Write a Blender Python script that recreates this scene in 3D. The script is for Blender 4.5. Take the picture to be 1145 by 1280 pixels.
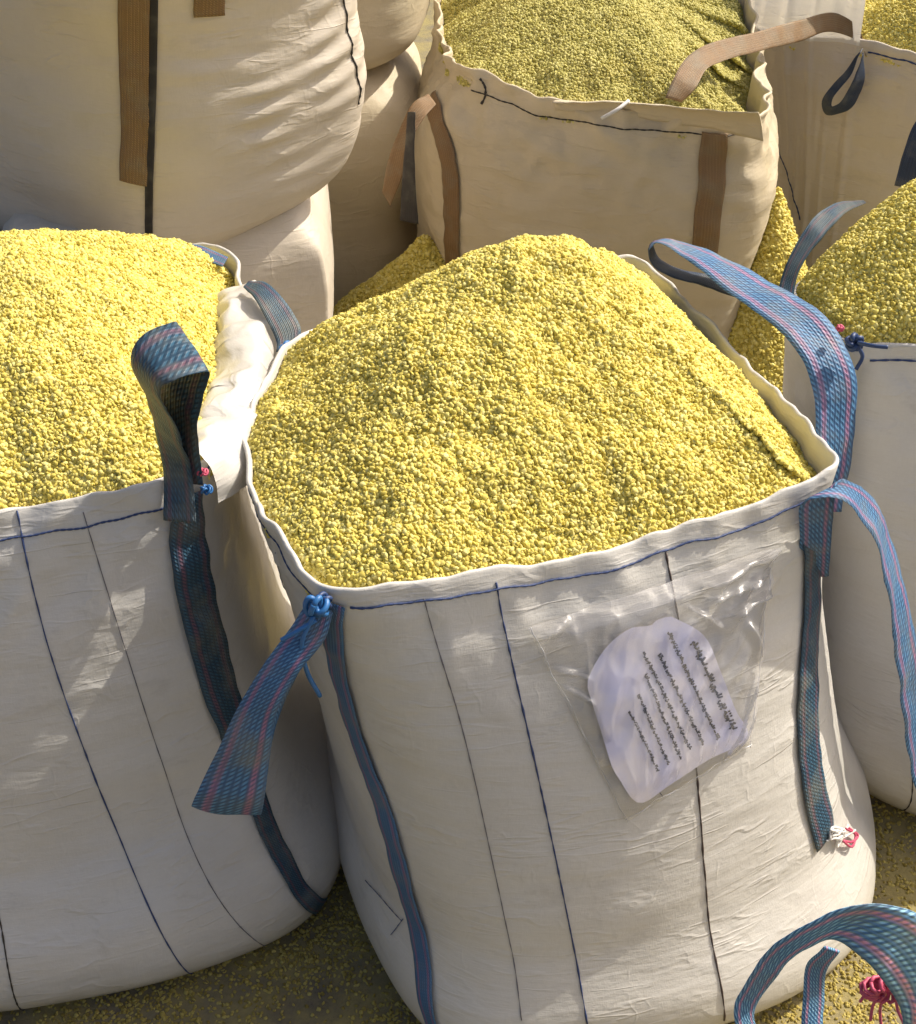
import bpy, math, random
import numpy as np
from mathutils import Vector

random.seed(7); rng = np.random.default_rng(7)
for o in list(bpy.data.objects):
    bpy.data.objects.remove(o)
SC = bpy.context.scene
COL = SC.collection

# ------------------------------------------------------------------ camera
IW, IH, FPX = 1145.0, 1280.0, 1700.0
PITCH, CAMH = math.radians(37), 2.7
cam = bpy.data.cameras.new('camera')
co = bpy.data.objects.new('camera', cam); COL.objects.link(co)
co.location = (0, 0, CAMH); co.rotation_euler = (math.pi/2 - PITCH, 0, 0)
cam.sensor_fit = 'VERTICAL'; cam.sensor_height = 36; cam.lens = 36*FPX/IH
cam.clip_start = .05; cam.clip_end = 500
SC.camera = co

# ------------------------------------------------------------------ light
SUN_AZ, SUN_EL = math.radians(29.5), math.radians(47)
world = bpy.data.worlds.new('World'); SC.world = world; world.use_nodes = True
wn = world.node_tree; bg = wn.nodes['Background']
sky = wn.nodes.new('ShaderNodeTexSky'); sky.sky_type = 'NISHITA'; sky.sun_disc = False
sky.sun_elevation = SUN_EL; sky.sun_rotation = math.pi/2 - SUN_AZ
sky.air_density = .8; sky.dust_density = 6.0; sky.ozone_density = .4
wn.links.new(sky.outputs[0], bg.inputs[0]); bg.inputs[1].default_value = .125
sl = bpy.data.lights.new('sun', 'SUN'); sl.energy = 4.2; sl.angle = math.radians(.6); sl.color = (1, .93, .80)
so = bpy.data.objects.new('sun', sl); COL.objects.link(so)
sdir = Vector((math.cos(SUN_AZ)*math.cos(SUN_EL), math.sin(SUN_AZ)*math.cos(SUN_EL), math.sin(SUN_EL)))
so.rotation_euler = sdir.to_track_quat('Z', 'Y').to_euler(); so.location = (4, 2, 6)
vs = SC.view_settings
vs.view_transform = 'Standard'; vs.look = 'None'; vs.exposure = 0.46; vs.gamma = 1; vs.use_curve_mapping = False

# ------------------------------------------------------------------ helpers
def ray(px, py):
    x = (px-IW/2)/FPX; y = -(py-IH/2)/FPX
    return np.array((x, math.cos(PITCH)+y*math.sin(PITCH), -math.sin(PITCH)+y*math.cos(PITCH)))
def atz(px, py, z):
    d = ray(px, py); return np.array((0, 0, CAMH)) + d*((z-CAMH)/d[2])
def aty(px, py, Y):
    d = ray(px, py); return np.array((0, 0, CAMH)) + d*(Y/d[1])
def xy(px, py, z):
    p = atz(px, py, z); return (p[0], p[1])
def project(P):
    P = np.asarray(P, float); x = P[..., 0]; y = P[..., 1]; z = P[..., 2]-CAMH
    dep = y*math.cos(PITCH) - z*math.sin(PITCH); up = y*math.sin(PITCH) + z*math.cos(PITCH)
    return np.stack((IW/2 + FPX*x/dep, IH/2 - FPX*up/dep), -1)

_perm = rng.permutation(512); _perm = np.concatenate((_perm, _perm, _perm)) % 512
_grad = rng.normal(size=(512, 3)); _grad /= np.linalg.norm(_grad, axis=1)[:, None]
def noise3(p):
    p = np.asarray(p, float) + 100.0
    i = np.floor(p).astype(int); f = p - i
    w = f*f*f*(f*(f*6-15)+10)
    out = 0
    for dx in (0, 1):
        for dy in (0, 1):
            for dz in (0, 1):
                h = _perm[(_perm[(_perm[(i[..., 0]+dx) % 512] + i[..., 1]+dy) % 512] + i[..., 2]+dz) % 512]
                g = _grad[h]
                d = g[..., 0]*(f[..., 0]-dx) + g[..., 1]*(f[..., 1]-dy) + g[..., 2]*(f[..., 2]-dz)
                ww = (w[..., 0] if dx else 1-w[..., 0])*(w[..., 1] if dy else 1-w[..., 1])*(w[..., 2] if dz else 1-w[..., 2])
                out = out + d*ww
    return out*1.6

ORIGIN = {}
def build(name, verts, faces, mat, parent=None, smooth=True, uvs=None):
    off = ORIGIN.get(parent.name, np.zeros(3)) if parent else np.zeros(3)
    v = np.asarray(verts, float).reshape(-1, 3) - off
    me = bpy.data.meshes.new(name)
    me.from_pydata(v.tolist(), [], [tuple(int(i) for i in f) for f in faces])
    if uvs is not None:
        uv = me.uv_layers.new(name='UVMap'); idx = np.zeros(len(me.loops), dtype=np.int32)
        me.loops.foreach_get('vertex_index', idx)
        uv.data.foreach_set('uv', np.asarray(uvs, np.float32)[idx].ravel())
    me.polygons.foreach_set('use_smooth', [smooth]*len(me.polygons))
    me.materials.append(mat); me.update()
    o = bpy.data.objects.new(name, me); COL.objects.link(o)
    if parent: o.parent = parent
    ORIGIN[o.name] = off
    return o
def empty(name, loc, label, cat, group=None):
    o = bpy.data.objects.new(name, None); COL.objects.link(o); o.location = loc; o.empty_display_size = .1
    o['label'] = label; o['category'] = cat
    if group: o['group'] = group
    ORIGIN[o.name] = np.array(loc, float); return o

def smooth_path(pts, n):
    pts = np.asarray(pts, float); m = len(pts)
    if m == 2: return pts[0] + (pts[1]-pts[0])*np.linspace(0, 1, n)[:, None]
    seg = np.linalg.norm(np.diff(pts[:, :3] if pts.shape[1] >= 3 else pts, axis=0), axis=1); s = np.concatenate(([0], np.cumsum(np.maximum(seg, 1e-6)**.7)))
    t = np.gradient(pts, s, axis=0)
    q = np.linspace(0, s[-1], n); k = np.clip(np.searchsorted(s, q, 'right')-1, 0, m-2)
    h = (s[k+1]-s[k])[:, None]; x = ((q-s[k])[:, None])/h
    return (2*x**3-3*x**2+1)*pts[k] + (x**3-2*x**2+x)*h*t[k] + (-2*x**3+3*x**2)*pts[k+1] + (x**3-x**2)*h*t[k+1]
def interp_h(xs, ys, q):
    xs = np.asarray(xs, float); ys = np.asarray(ys, float)
    t = np.gradient(ys, xs, axis=0) if len(xs) > 1 else ys*0
    k = np.clip(np.searchsorted(xs, q, 'right')-1, 0, len(xs)-2)
    h = xs[k+1]-xs[k]; x = (q-xs[k])/h
    sh = (-1,)+(1,)*(ys.ndim-1); h = h.reshape(sh); x = x.reshape(sh)
    return (2*x**3-3*x**2+1)*ys[k] + (x**3-2*x**2+x)*h*t[k] + (-2*x**3+3*x**2)*ys[k+1] + (x**3-x**2)*h*t[k+1]

def tube_geo(P, r, sides=6, taper=False):
    P = np.asarray(P, float); n = len(P)
    T = np.gradient(P, axis=0); T /= np.linalg.norm(T, axis=1)[:, None]+1e-9
    ref = np.array((.3, .2, .93)); V = []
    N = np.cross(T[0], ref); N /= np.linalg.norm(N)
    for i in range(n):
        N = N - T[i]*N.dot(T[i]); N /= np.linalg.norm(N)+1e-9
        B = np.cross(T[i], N); rr = r if np.isscalar(r) else r[i]
        for k in range(sides):
            a = 2*math.pi*k/sides; V.append(P[i] + rr*(math.cos(a)*N + math.sin(a)*B))
    F = [(i*sides+k, i*sides+(k+1) % sides, (i+1)*sides+(k+1) % sides, (i+1)*sides+k) for i in range(n-1) for k in range(sides)]
    F += [tuple(range(sides))[::-1], tuple((n-1)*sides+k for k in range(sides))]
    return V, F
class Geo:
    def __init__(s): s.v = []; s.f = []
    def add(s, V, F):
        b = len(s.v); s.v += [tuple(p) for p in V]; s.f += [tuple(i+b for i in f) for f in F]
    def tube(s, P, r, sides=6): s.add(*tube_geo(P, r, sides))
    def build(s, name, mat, parent): return build(name, s.v, s.f, mat, parent)

def ribbon(name, G, thick, mat, parent, width=None):
    """G[k][j]: rows of points across a strap; gives it thickness."""
    G = np.asarray(G, float); n, m, _ = G.shape
    T = np.gradient(G, axis=0); S = np.gradient(G, axis=1)
    N = np.cross(T, S); N /= np.linalg.norm(N, axis=2)[..., None]+1e-9
    a = np.linspace(-1, 1, m); prof = np.sqrt(np.maximum(0.08, 1-np.abs(a)**6))[None, :, None]
    A = G + N*thick/2*prof; B = G - N*thick/2*prof
    w = width or np.mean(np.linalg.norm(G[:, -1]-G[:, 0], axis=1))
    L = np.concatenate(([0], np.cumsum(np.linalg.norm(np.diff(G[:, m//2], axis=0), axis=1))))/max(w, 1e-4)
    V = np.concatenate((A.reshape(-1, 3), B.reshape(-1, 3)))
    uv = np.stack(np.broadcast_arrays(np.linspace(0, 1, m)[None, :], L[:, None]), -1).reshape(-1, 2)
    uv = np.concatenate((uv, uv)); o = n*m; F = []
    for i in range(n-1):
        for j in range(m-1):
            q = i*m+j; F.append((q, q+1, q+m+1, q+m)); F.append((o+q, o+q+m, o+q+m+1, o+q+1))
        F.append((i*m, i*m+m, o+i*m+m, o+i*m)); q = i*m+m-1; F.append((q, o+q, o+q+m, q+m))
    for j in range(m-1):
        F.append((j, o+j, o+j+1, j+1)); q = (n-1)*m+j; F.append((q, q+1, o+q+1, o+q))
    return build(name, V, F, mat, parent, uvs=uv)
def strap_lr(name, Ls, Rs, mat, parent, n=70, m=9, thick=.004, cup=0.0, seed=0):
    L = smooth_path(Ls, n); R = smooth_path(Rs, n)
    a = np.linspace(0, 1, m)[None, :, None]
    G = L[:, None, :]*(1-a) + R[:, None, :]*a
    T = np.gradient((L+R)/2, axis=0); N = np.cross(T, R-L); N /= np.linalg.norm(N, axis=1)[:, None]+1e-9
    G = G + N[:, None, :]*(cup*(4*a*(1-a)))
    wob = noise3(G*14+seed*7.7)*.0045 + noise3(G*34+seed*3.1)*.0018
    G = G + N[:, None, :]*wob[..., None]
    return ribbon(name, G, thick, mat, parent)

# ------------------------------------------------------------------ materials
def new_mat(name):
    m = bpy.data.materials.new(name); m.use_nodes = True
    return m, m.node_tree, m.node_tree.nodes['Principled BSDF']
def nd(t, typ, **kw):
    n = t.nodes.new(typ)
    for k, v in kw.items(): setattr(n, k, v)
    return n
def mixc(t, fac, a, b, mode='MIX'):
    n = nd(t, 'ShaderNodeMix', data_type='RGBA', blend_type=mode)
    for sock, val in ((n.inputs[0], fac), (n.inputs[6], a), (n.inputs[7], b)):
        if isinstance(val, (int, float)): sock.default_value = val
        elif isinstance(val, tuple): sock.default_value = val+(1,)
        else: t.links.new(val, sock)
    return n.outputs[2]
def math_n(t, op, a, b=0.0, clamp=False):
    n = nd(t, 'ShaderNodeMath', operation=op, use_clamp=clamp)
    for s, v in ((n.inputs[0], a), (n.inputs[1], b)):
        if isinstance(v, (int, float)): s.default_value = v
        else: t.links.new(v, s)
    return n.outputs[0]
def noise_n(t, vec, scale, detail=4, rough=.55, sc=None):
    if sc is not None:
        mp = nd(t, 'ShaderNodeMapping'); t.links.new(vec, mp.inputs[0]); mp.inputs['Scale'].default_value = sc; vec = mp.outputs[0]
    n = nd(t, 'ShaderNodeTexNoise'); t.links.new(vec, n.inputs['Vector'])
    n.inputs['Scale'].default_value = scale; n.inputs['Detail'].default_value = detail; n.inputs['Roughness'].default_value = rough
    return n.outputs['Fac']
def ramp(t, fac, stops):
    r = nd(t, 'ShaderNodeValToRGB'); t.links.new(fac, r.inputs[0])
    els = r.color_ramp.elements
    while len(els) < len(stops): els.new(.5)
    for e, (p, c) in zip(els, stops): e.position = p; e.color = tuple(c)+(1,) if len(c) == 3 else c
    return r.outputs[0]

def fabric(name, base, dirt, rough=.5, dust=.25, translucent=.12, coat=0.0, ground=False):
    m, t, b = new_mat(name)
    tc = nd(t, 'ShaderNodeTexCoord').outputs['Object']
    big = noise_n(t, tc, 2.3, 5, .6); mid = noise_n(t, tc, 9, 4); fib = noise_n(t, tc, 1, 3, .5, (55, 55, 420)); ver = noise_n(t, tc, 1, 2, .5, (330, 330, 14))
    c = mixc(t, math_n(t, 'MULTIPLY', ramp(t, big, [(.42, (0, 0, 0)), (.75, (1, 1, 1))]), .55), base, dirt)
    c = mixc(t, math_n(t, 'MULTIPLY', ramp(t, mid, [(.55, (0, 0, 0)), (.8, (1, 1, 1))]), dust), c, (.46, .38, .13))
    c = mixc(t, math_n(t, 'MULTIPLY', fib, .14), c, (.30, .27, .23))
    c = mixc(t, math_n(t, 'MULTIPLY', ver, .10), c, (.30, .27, .23))
    smud = noise_n(t, tc, 3.4, 6, .7, (1, 1, 2.6))
    c = mixc(t, math_n(t, 'MULTIPLY', ramp(t, smud, [(.60, (0, 0, 0)), (.72, (1, 1, 1))]), .25), c, (.25, .22, .19))
    if ground:        # yellow dust kicked up onto the foot of the bag
        sz = nd(t, 'ShaderNodeSeparateXYZ'); t.links.new(tc, sz.inputs[0])
        lowz = math_n(t, 'SUBTRACT', 1, math_n(t, 'MULTIPLY', sz.outputs[2], 4.5), True)
        c = mixc(t, math_n(t, 'MULTIPLY', math_n(t, 'MULTIPLY', lowz, lowz), math_n(t, 'ADD', mid, .15, True)), c, (.36, .29, .10))
    t.links.new(c, b.inputs['Base Color']); b.inputs['Roughness'].default_value = rough
    b.inputs['Specular IOR Level'].default_value = .35; b.inputs['Coat Weight'].default_value = coat; b.inputs['Coat Roughness'].default_value = .22
    cre = noise_n(t, tc, 1, 5, .6, (7, 7, 42)); cre2 = noise_n(t, tc, 16, 4, .55)
    h = math_n(t, 'ADD', math_n(t, 'MULTIPLY', cre, .0035), math_n(t, 'MULTIPLY', cre2, .0022))
    h = math_n(t, 'ADD', h, math_n(t, 'ADD', math_n(t, 'MULTIPLY', fib, .0004), math_n(t, 'MULTIPLY', ver, .0003)))
    for scv, dep in (((4, 4, 9), .0015), ((9, 9, 6), .0006), ((3, 3, 20), .0015)):     # sharp creases in the woven plastic
        cn = noise_n(t, tc, 1, 3, .5, scv); mk = noise_n(t, tc, 3.1+scv[0], 2)
        dd = math_n(t, 'SUBTRACT', 1, math_n(t, 'MULTIPLY', math_n(t, 'ABSOLUTE', math_n(t, 'SUBTRACT', cn, .5)), 32), True)
        h = math_n(t, 'ADD', h, math_n(t, 'MULTIPLY', math_n(t, 'MULTIPLY', dd, math_n(t, 'MULTIPLY', math_n(t, 'SUBTRACT', mk, .42), 5, True)), dep))
    bp = nd(t, 'ShaderNodeBump'); bp.inputs['Strength'].default_value = .75; bp.inputs['Distance'].default_value = 1
    t.links.new(h, bp.inputs['Height']); t.links.new(bp.outputs[0], b.inputs['Normal'])
    tr = nd(t, 'ShaderNodeBsdfTranslucent'); t.links.new(c, tr.inputs[0]); t.links.new(bp.outputs[0], tr.inputs[1])
    mx = nd(t, 'ShaderNodeMixShader'); mx.inputs[0].default_value = translucent
    t.links.new(b.outputs[0], mx.inputs[1]); t.links.new(tr.outputs[0], mx.inputs[2])
    t.links.new(mx.outputs[0], t.nodes['Material Output'].inputs[0])
    return m
FAB_WHITE = fabric('woven_white_fabric', (.715, .69, .64), (.58, .55, .50), .42, .06, coat=.25, ground=True)
FAB_LEFT = fabric('woven_grey_white_fabric', (.70, .675, .63), (.55, .52, .48), .40, .06, coat=.5, ground=True)
FAB_TAN = fabric('woven_tan_fabric', (.64, .55, .39), (.48, .40, .27), .52, .20)
FAB_CREAM = fabric('woven_cream_fabric', (.68, .60, .49), (.54, .47, .37), .5, .10)
LINER = fabric('white_liner_film', (.80, .77, .72), (.74, .71, .66), .2, .04, .25, .6)

def webbing(name, cols, stripe, ribs=9, twill=26):
    """cols: dark, light; stripe: colour of the two lines woven along it"""
    m, t, b = new_mat(name)
    uv = nd(t, 'ShaderNodeUVMap').outputs[0]
    sp = nd(t, 'ShaderNodeSeparateXYZ'); t.links.new(uv, sp.inputs[0]); u, v = sp.outputs[0], sp.outputs[1]
    tw = math_n(t, 'SINE', math_n(t, 'ADD', math_n(t, 'MULTIPLY', u, ribs*6.283), math_n(t, 'MULTIPLY', v, twill*3.1)))
    rb = math_n(t, 'SINE', math_n(t, 'MULTIPLY', u, ribs*2*6.283))
    rr_ = math_n(t, 'SINE', math_n(t, 'MULTIPLY', u, ribs*6.283))
    zz = math_n(t, 'MULTIPLY', math_n(t, 'ADD', math_n(t, 'MULTIPLY', tw, .9), .55, True), math_n(t, 'ADD', math_n(t, 'MULTIPLY', rr_, .45), .62, True))
    zz = math_n(t, 'ADD', math_n(t, 'MULTIPLY', zz, .85), .10, True)
    tc = nd(t, 'ShaderNodeTexCoord').outputs['Object']
    nz = noise_n(t, tc, 90, 3, .6); lo = noise_n(t, tc, 14, 3)
    c = mixc(t, math_n(t, 'MULTIPLY', zz, math_n(t, 'ADD', math_n(t, 'MULTIPLY', nz, .7), .45, True)), cols[0], cols[1])
    def band(c0, wd):
        d = math_n(t, 'ABSOLUTE', math_n(t, 'SUBTRACT', u, c0)); return math_n(t, 'MULTIPLY', math_n(t, 'SUBTRACT', wd*1.5, d), 1/wd, True)
    st = math_n(t, 'MAXIMUM', band(.2, .055), band(.78, .055))
    st = math_n(t, 'MULTIPLY', st, math_n(t, 'ADD', math_n(t, 'MULTIPLY', zz, .55), math_n(t, 'MULTIPLY', nz, .45)))
    c = mixc(t, st, c, stripe)
    c = mixc(t, math_n(t, 'MULTIPLY', ramp(t, lo, [(.46, (0, 0, 0)), (.75, (1, 1, 1))]), .45), c, (.22, .21, .15))
    t.links.new(c, b.inputs['Base Color']); b.inputs['Roughness'].default_value = .55
    h = math_n(t, 'ADD', math_n(t, 'MULTIPLY', zz, .0014), math_n(t, 'MULTIPLY', rb, .0005))
    bp = nd(t, 'ShaderNodeBump'); bp.inputs['Strength'].default_value = .8; bp.inputs['Distance'].default_value = 1
    t.links.new(h, bp.inputs['Height']); t.links.new(bp.outputs[0], b.inputs['Normal'])
    return m
WEB_BLUE = webbing('blue_red_webbing', ((.018, .06, .15), (.12, .31, .53)), (.42, .12, .20), 8, 15)
WEB_NEAR = webbing('bright_blue_webbing', ((.02, .11, .27), (.36, .68, .86)), (.85, .20, .28), 7, 9)
WEB_TEAL = webbing('dark_teal_webbing', ((.010, .032, .060), (.038, .125, .20)), (.17, .05, .07), 8, 16)
WEB_NAVY = webbing('navy_webbing', ((.010, .018, .04), (.03, .06, .12)), (.03, .05, .09))
WEB_BROWN = webbing('brown_webbing', ((.16, .090, .036), (.33, .205, .09)), (.20, .11, .045))
WEB_BLACK = webbing('black_webbing', ((.015, .013, .012), (.05, .042, .038)), (.04, .03, .03))

def plain(name, col, rough=.6, var=.25, scale=60, metallic=0):
    m, t, b = new_mat(name); tc = nd(t, 'ShaderNodeTexCoord').outputs['Object']
    n = noise_n(t, tc, scale, 4)
    c = mixc(t, math_n(t, 'MULTIPLY', n, var*2), col, tuple(x*.4 for x in col))
    t.links.new(c, b.inputs['Base Color']); b.inputs['Roughness'].default_value = rough
    return m
THREAD_BLUE = plain('dark_blue_thread', (.03, .055, .16))
THREAD_GREY = plain('grey_thread', (.16, .15, .17))
THREAD_BLACK = plain('black_thread', (.03, .025, .022))
THREAD_BROWN = plain('dark_brown_thread', (.075, .05, .045))
ROPE_BLUE = plain('blue_rope', (.03, .16, .42), .45, .3, 120)
ROPE_NAVY = plain('navy_rope', (.02, .05, .15), .5, .3, 120)
ROPE_PINK = plain('pink_rope', (.62, .09, .17), .5, .3, 120)
ROPE_WHITE = plain('white_cord', (.75, .72, .68), .5, .2, 120)
INK = plain('black_ink', (.035, .033, .05), .6, .3)

def granule_mat(name, a, b_, c_):
    m, t, b = new_mat(name)
    r = nd(t, 'ShaderNodeObjectInfo').outputs['Random']
    c = ramp(t, r, [(0, a), (.45, b_), (1, c_)])
    tc = nd(t, 'ShaderNodeNewGeometry').outputs['Position']
    lo = noise_n(t, tc, 7, 4, .6)
    c = mixc(t, math_n(t, 'MULTIPLY', ramp(t, lo, [(.48, (0, 0, 0)), (.75, (1, 1, 1))]), .35), c, (.58, .46, .11))
    t.links.new(c, b.inputs['Base Color']); b.inputs['Roughness'].default_value = .62
    b.inputs['Specular IOR Level'].default_value = .25
    tr = nd(t, 'ShaderNodeBsdfTranslucent'); t.links.new(c, tr.inputs[0])
    mx = nd(t, 'ShaderNodeMixShader'); mx.inputs[0].default_value = .30
    t.links.new(b.outputs[0], mx.inputs[1]); t.links.new(tr.outputs[0], mx.inputs[2]); t.links.new(mx.outputs[0], t.nodes['Material Output'].inputs[0])
    return m
SULF = granule_mat('yellow_granules', (.62, .51, .10), (.86, .735, .175), (.92, .84, .34))
SULF_C = granule_mat('shade_toned_granules', (.42, .38, .10), (.62, .56, .17), (.74, .68, .28))  # greyer olive copy of SULF: shade on the rear centre heap put into its colour
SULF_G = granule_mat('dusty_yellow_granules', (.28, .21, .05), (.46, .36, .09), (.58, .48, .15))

def ground_mat():
    m, t, b = new_mat('dusty_yard')
    tc = nd(t, 'ShaderNodeTexCoord').outputs['Object']
    a = noise_n(t, tc, 1.3, 6, .65); f = noise_n(t, tc, 60, 5, .7); g = noise_n(t, tc, 6, 5, .65)
    c = ramp(t, a, [(.3, (.12, .10, .07)), (.7, (.22, .185, .125))])
    c = mixc(t, math_n(t, 'MULTIPLY', ramp(t, g, [(.36, (0, 0, 0)), (.60, (1, 1, 1))]), .8), c, (.36, .29, .09))
    c = mixc(t, math_n(t, 'MULTIPLY', f, .45), c, (.09, .075, .045))
    t.links.new(c, b.inputs['Base Color']); b.inputs['Roughness'].default_value = .9
    bp = nd(t, 'ShaderNodeBump'); bp.inputs['Strength'].default_value = .8; bp.inputs['Distance'].default_value = .006
    t.links.new(f, bp.inputs['Height']); t.links.new(bp.outputs[0], b.inputs['Normal'])
    return m
GROUND = ground_mat()

def film_mat():
    m, t, b = new_mat('clear_plastic_film')
    out = t.nodes['Material Output']; t.nodes.remove(b)
    tr = nd(t, 'ShaderNodeBsdfTransparent'); tr.inputs[0].default_value = (.97, .97, .97, 1)
    gl = nd(t, 'ShaderNodeBsdfGlossy'); gl.inputs['Roughness'].default_value = .30
    df = nd(t, 'ShaderNodeBsdfDiffuse'); df.inputs[0].default_value = (.80, .78, .80, 1)
    tc = nd(t, 'ShaderNodeTexCoord').outputs['Object']; n = noise_n(t, tc, 34, 5, .6)
    bp = nd(t, 'ShaderNodeBump'); bp.inputs['Strength'].default_value = .35; bp.inputs['Distance'].default_value = .004
    t.links.new(n, bp.inputs['Height'])
    for s in (gl, df): t.links.new(bp.outputs[0], s.inputs['Normal'])
    m1 = nd(t, 'ShaderNodeMixShader'); m1.inputs[0].default_value = .13
    t.links.new(tr.outputs[0], m1.inputs[1]); t.links.new(df.outputs[0], m1.inputs[2])
    fr = nd(t, 'ShaderNodeFresnel'); fr.inputs[0].default_value = 1.5; t.links.new(bp.outputs[0], fr.inputs[1])
    m2 = nd(t, 'ShaderNodeMixShader'); t.links.new(math_n(t, 'ADD', math_n(t, 'MULTIPLY', fr.outputs[0], .55), .03), m2.inputs[0])
    t.links.new(m1.outputs[0], m2.inputs[1]); t.links.new(gl.outputs[0], m2.inputs[2])
    t.links.new(m2.outputs[0], out.inputs[0])
    return m
FILM = film_mat()
def edge_mat():
    m, t, b = new_mat('film_sealed_edge'); b.inputs['Base Color'].default_value = (.85, .84, .84, 1); b.inputs['Roughness'].default_value = .25
    tr = nd(t, 'ShaderNodeBsdfTransparent'); mx = nd(t, 'ShaderNodeMixShader'); mx.inputs[0].default_value = .55
    t.links.new(tr.outputs[0], mx.inputs[1]); t.links.new(b.outputs[0], mx.inputs[2]); t.links.new(mx.outputs[0], t.nodes['Material Output'].inputs[0])
    return m
FILM_EDGE = edge_mat()
def paper_mat():
    m, t, b = new_mat('lilac_paper')
    tc = nd(t, 'ShaderNodeTexCoord').outputs['Object']; n = noise_n(t, tc, 12, 4); n2 = noise_n(t, tc, 30, 4)
    c = mixc(t, ramp(t, n, [(.40, (0, 0, 0)), (.62, (1, 1, 1))]), (.86, .82, .90), (.66, .66, .90))
    c = mixc(t, math_n(t, 'MULTIPLY', n2, .2), c, (.72, .68, .72))
    t.links.new(c, b.inputs['Base Color']); b.inputs['Roughness'].default_value = .7
    return m
PAPER = paper_mat()

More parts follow.
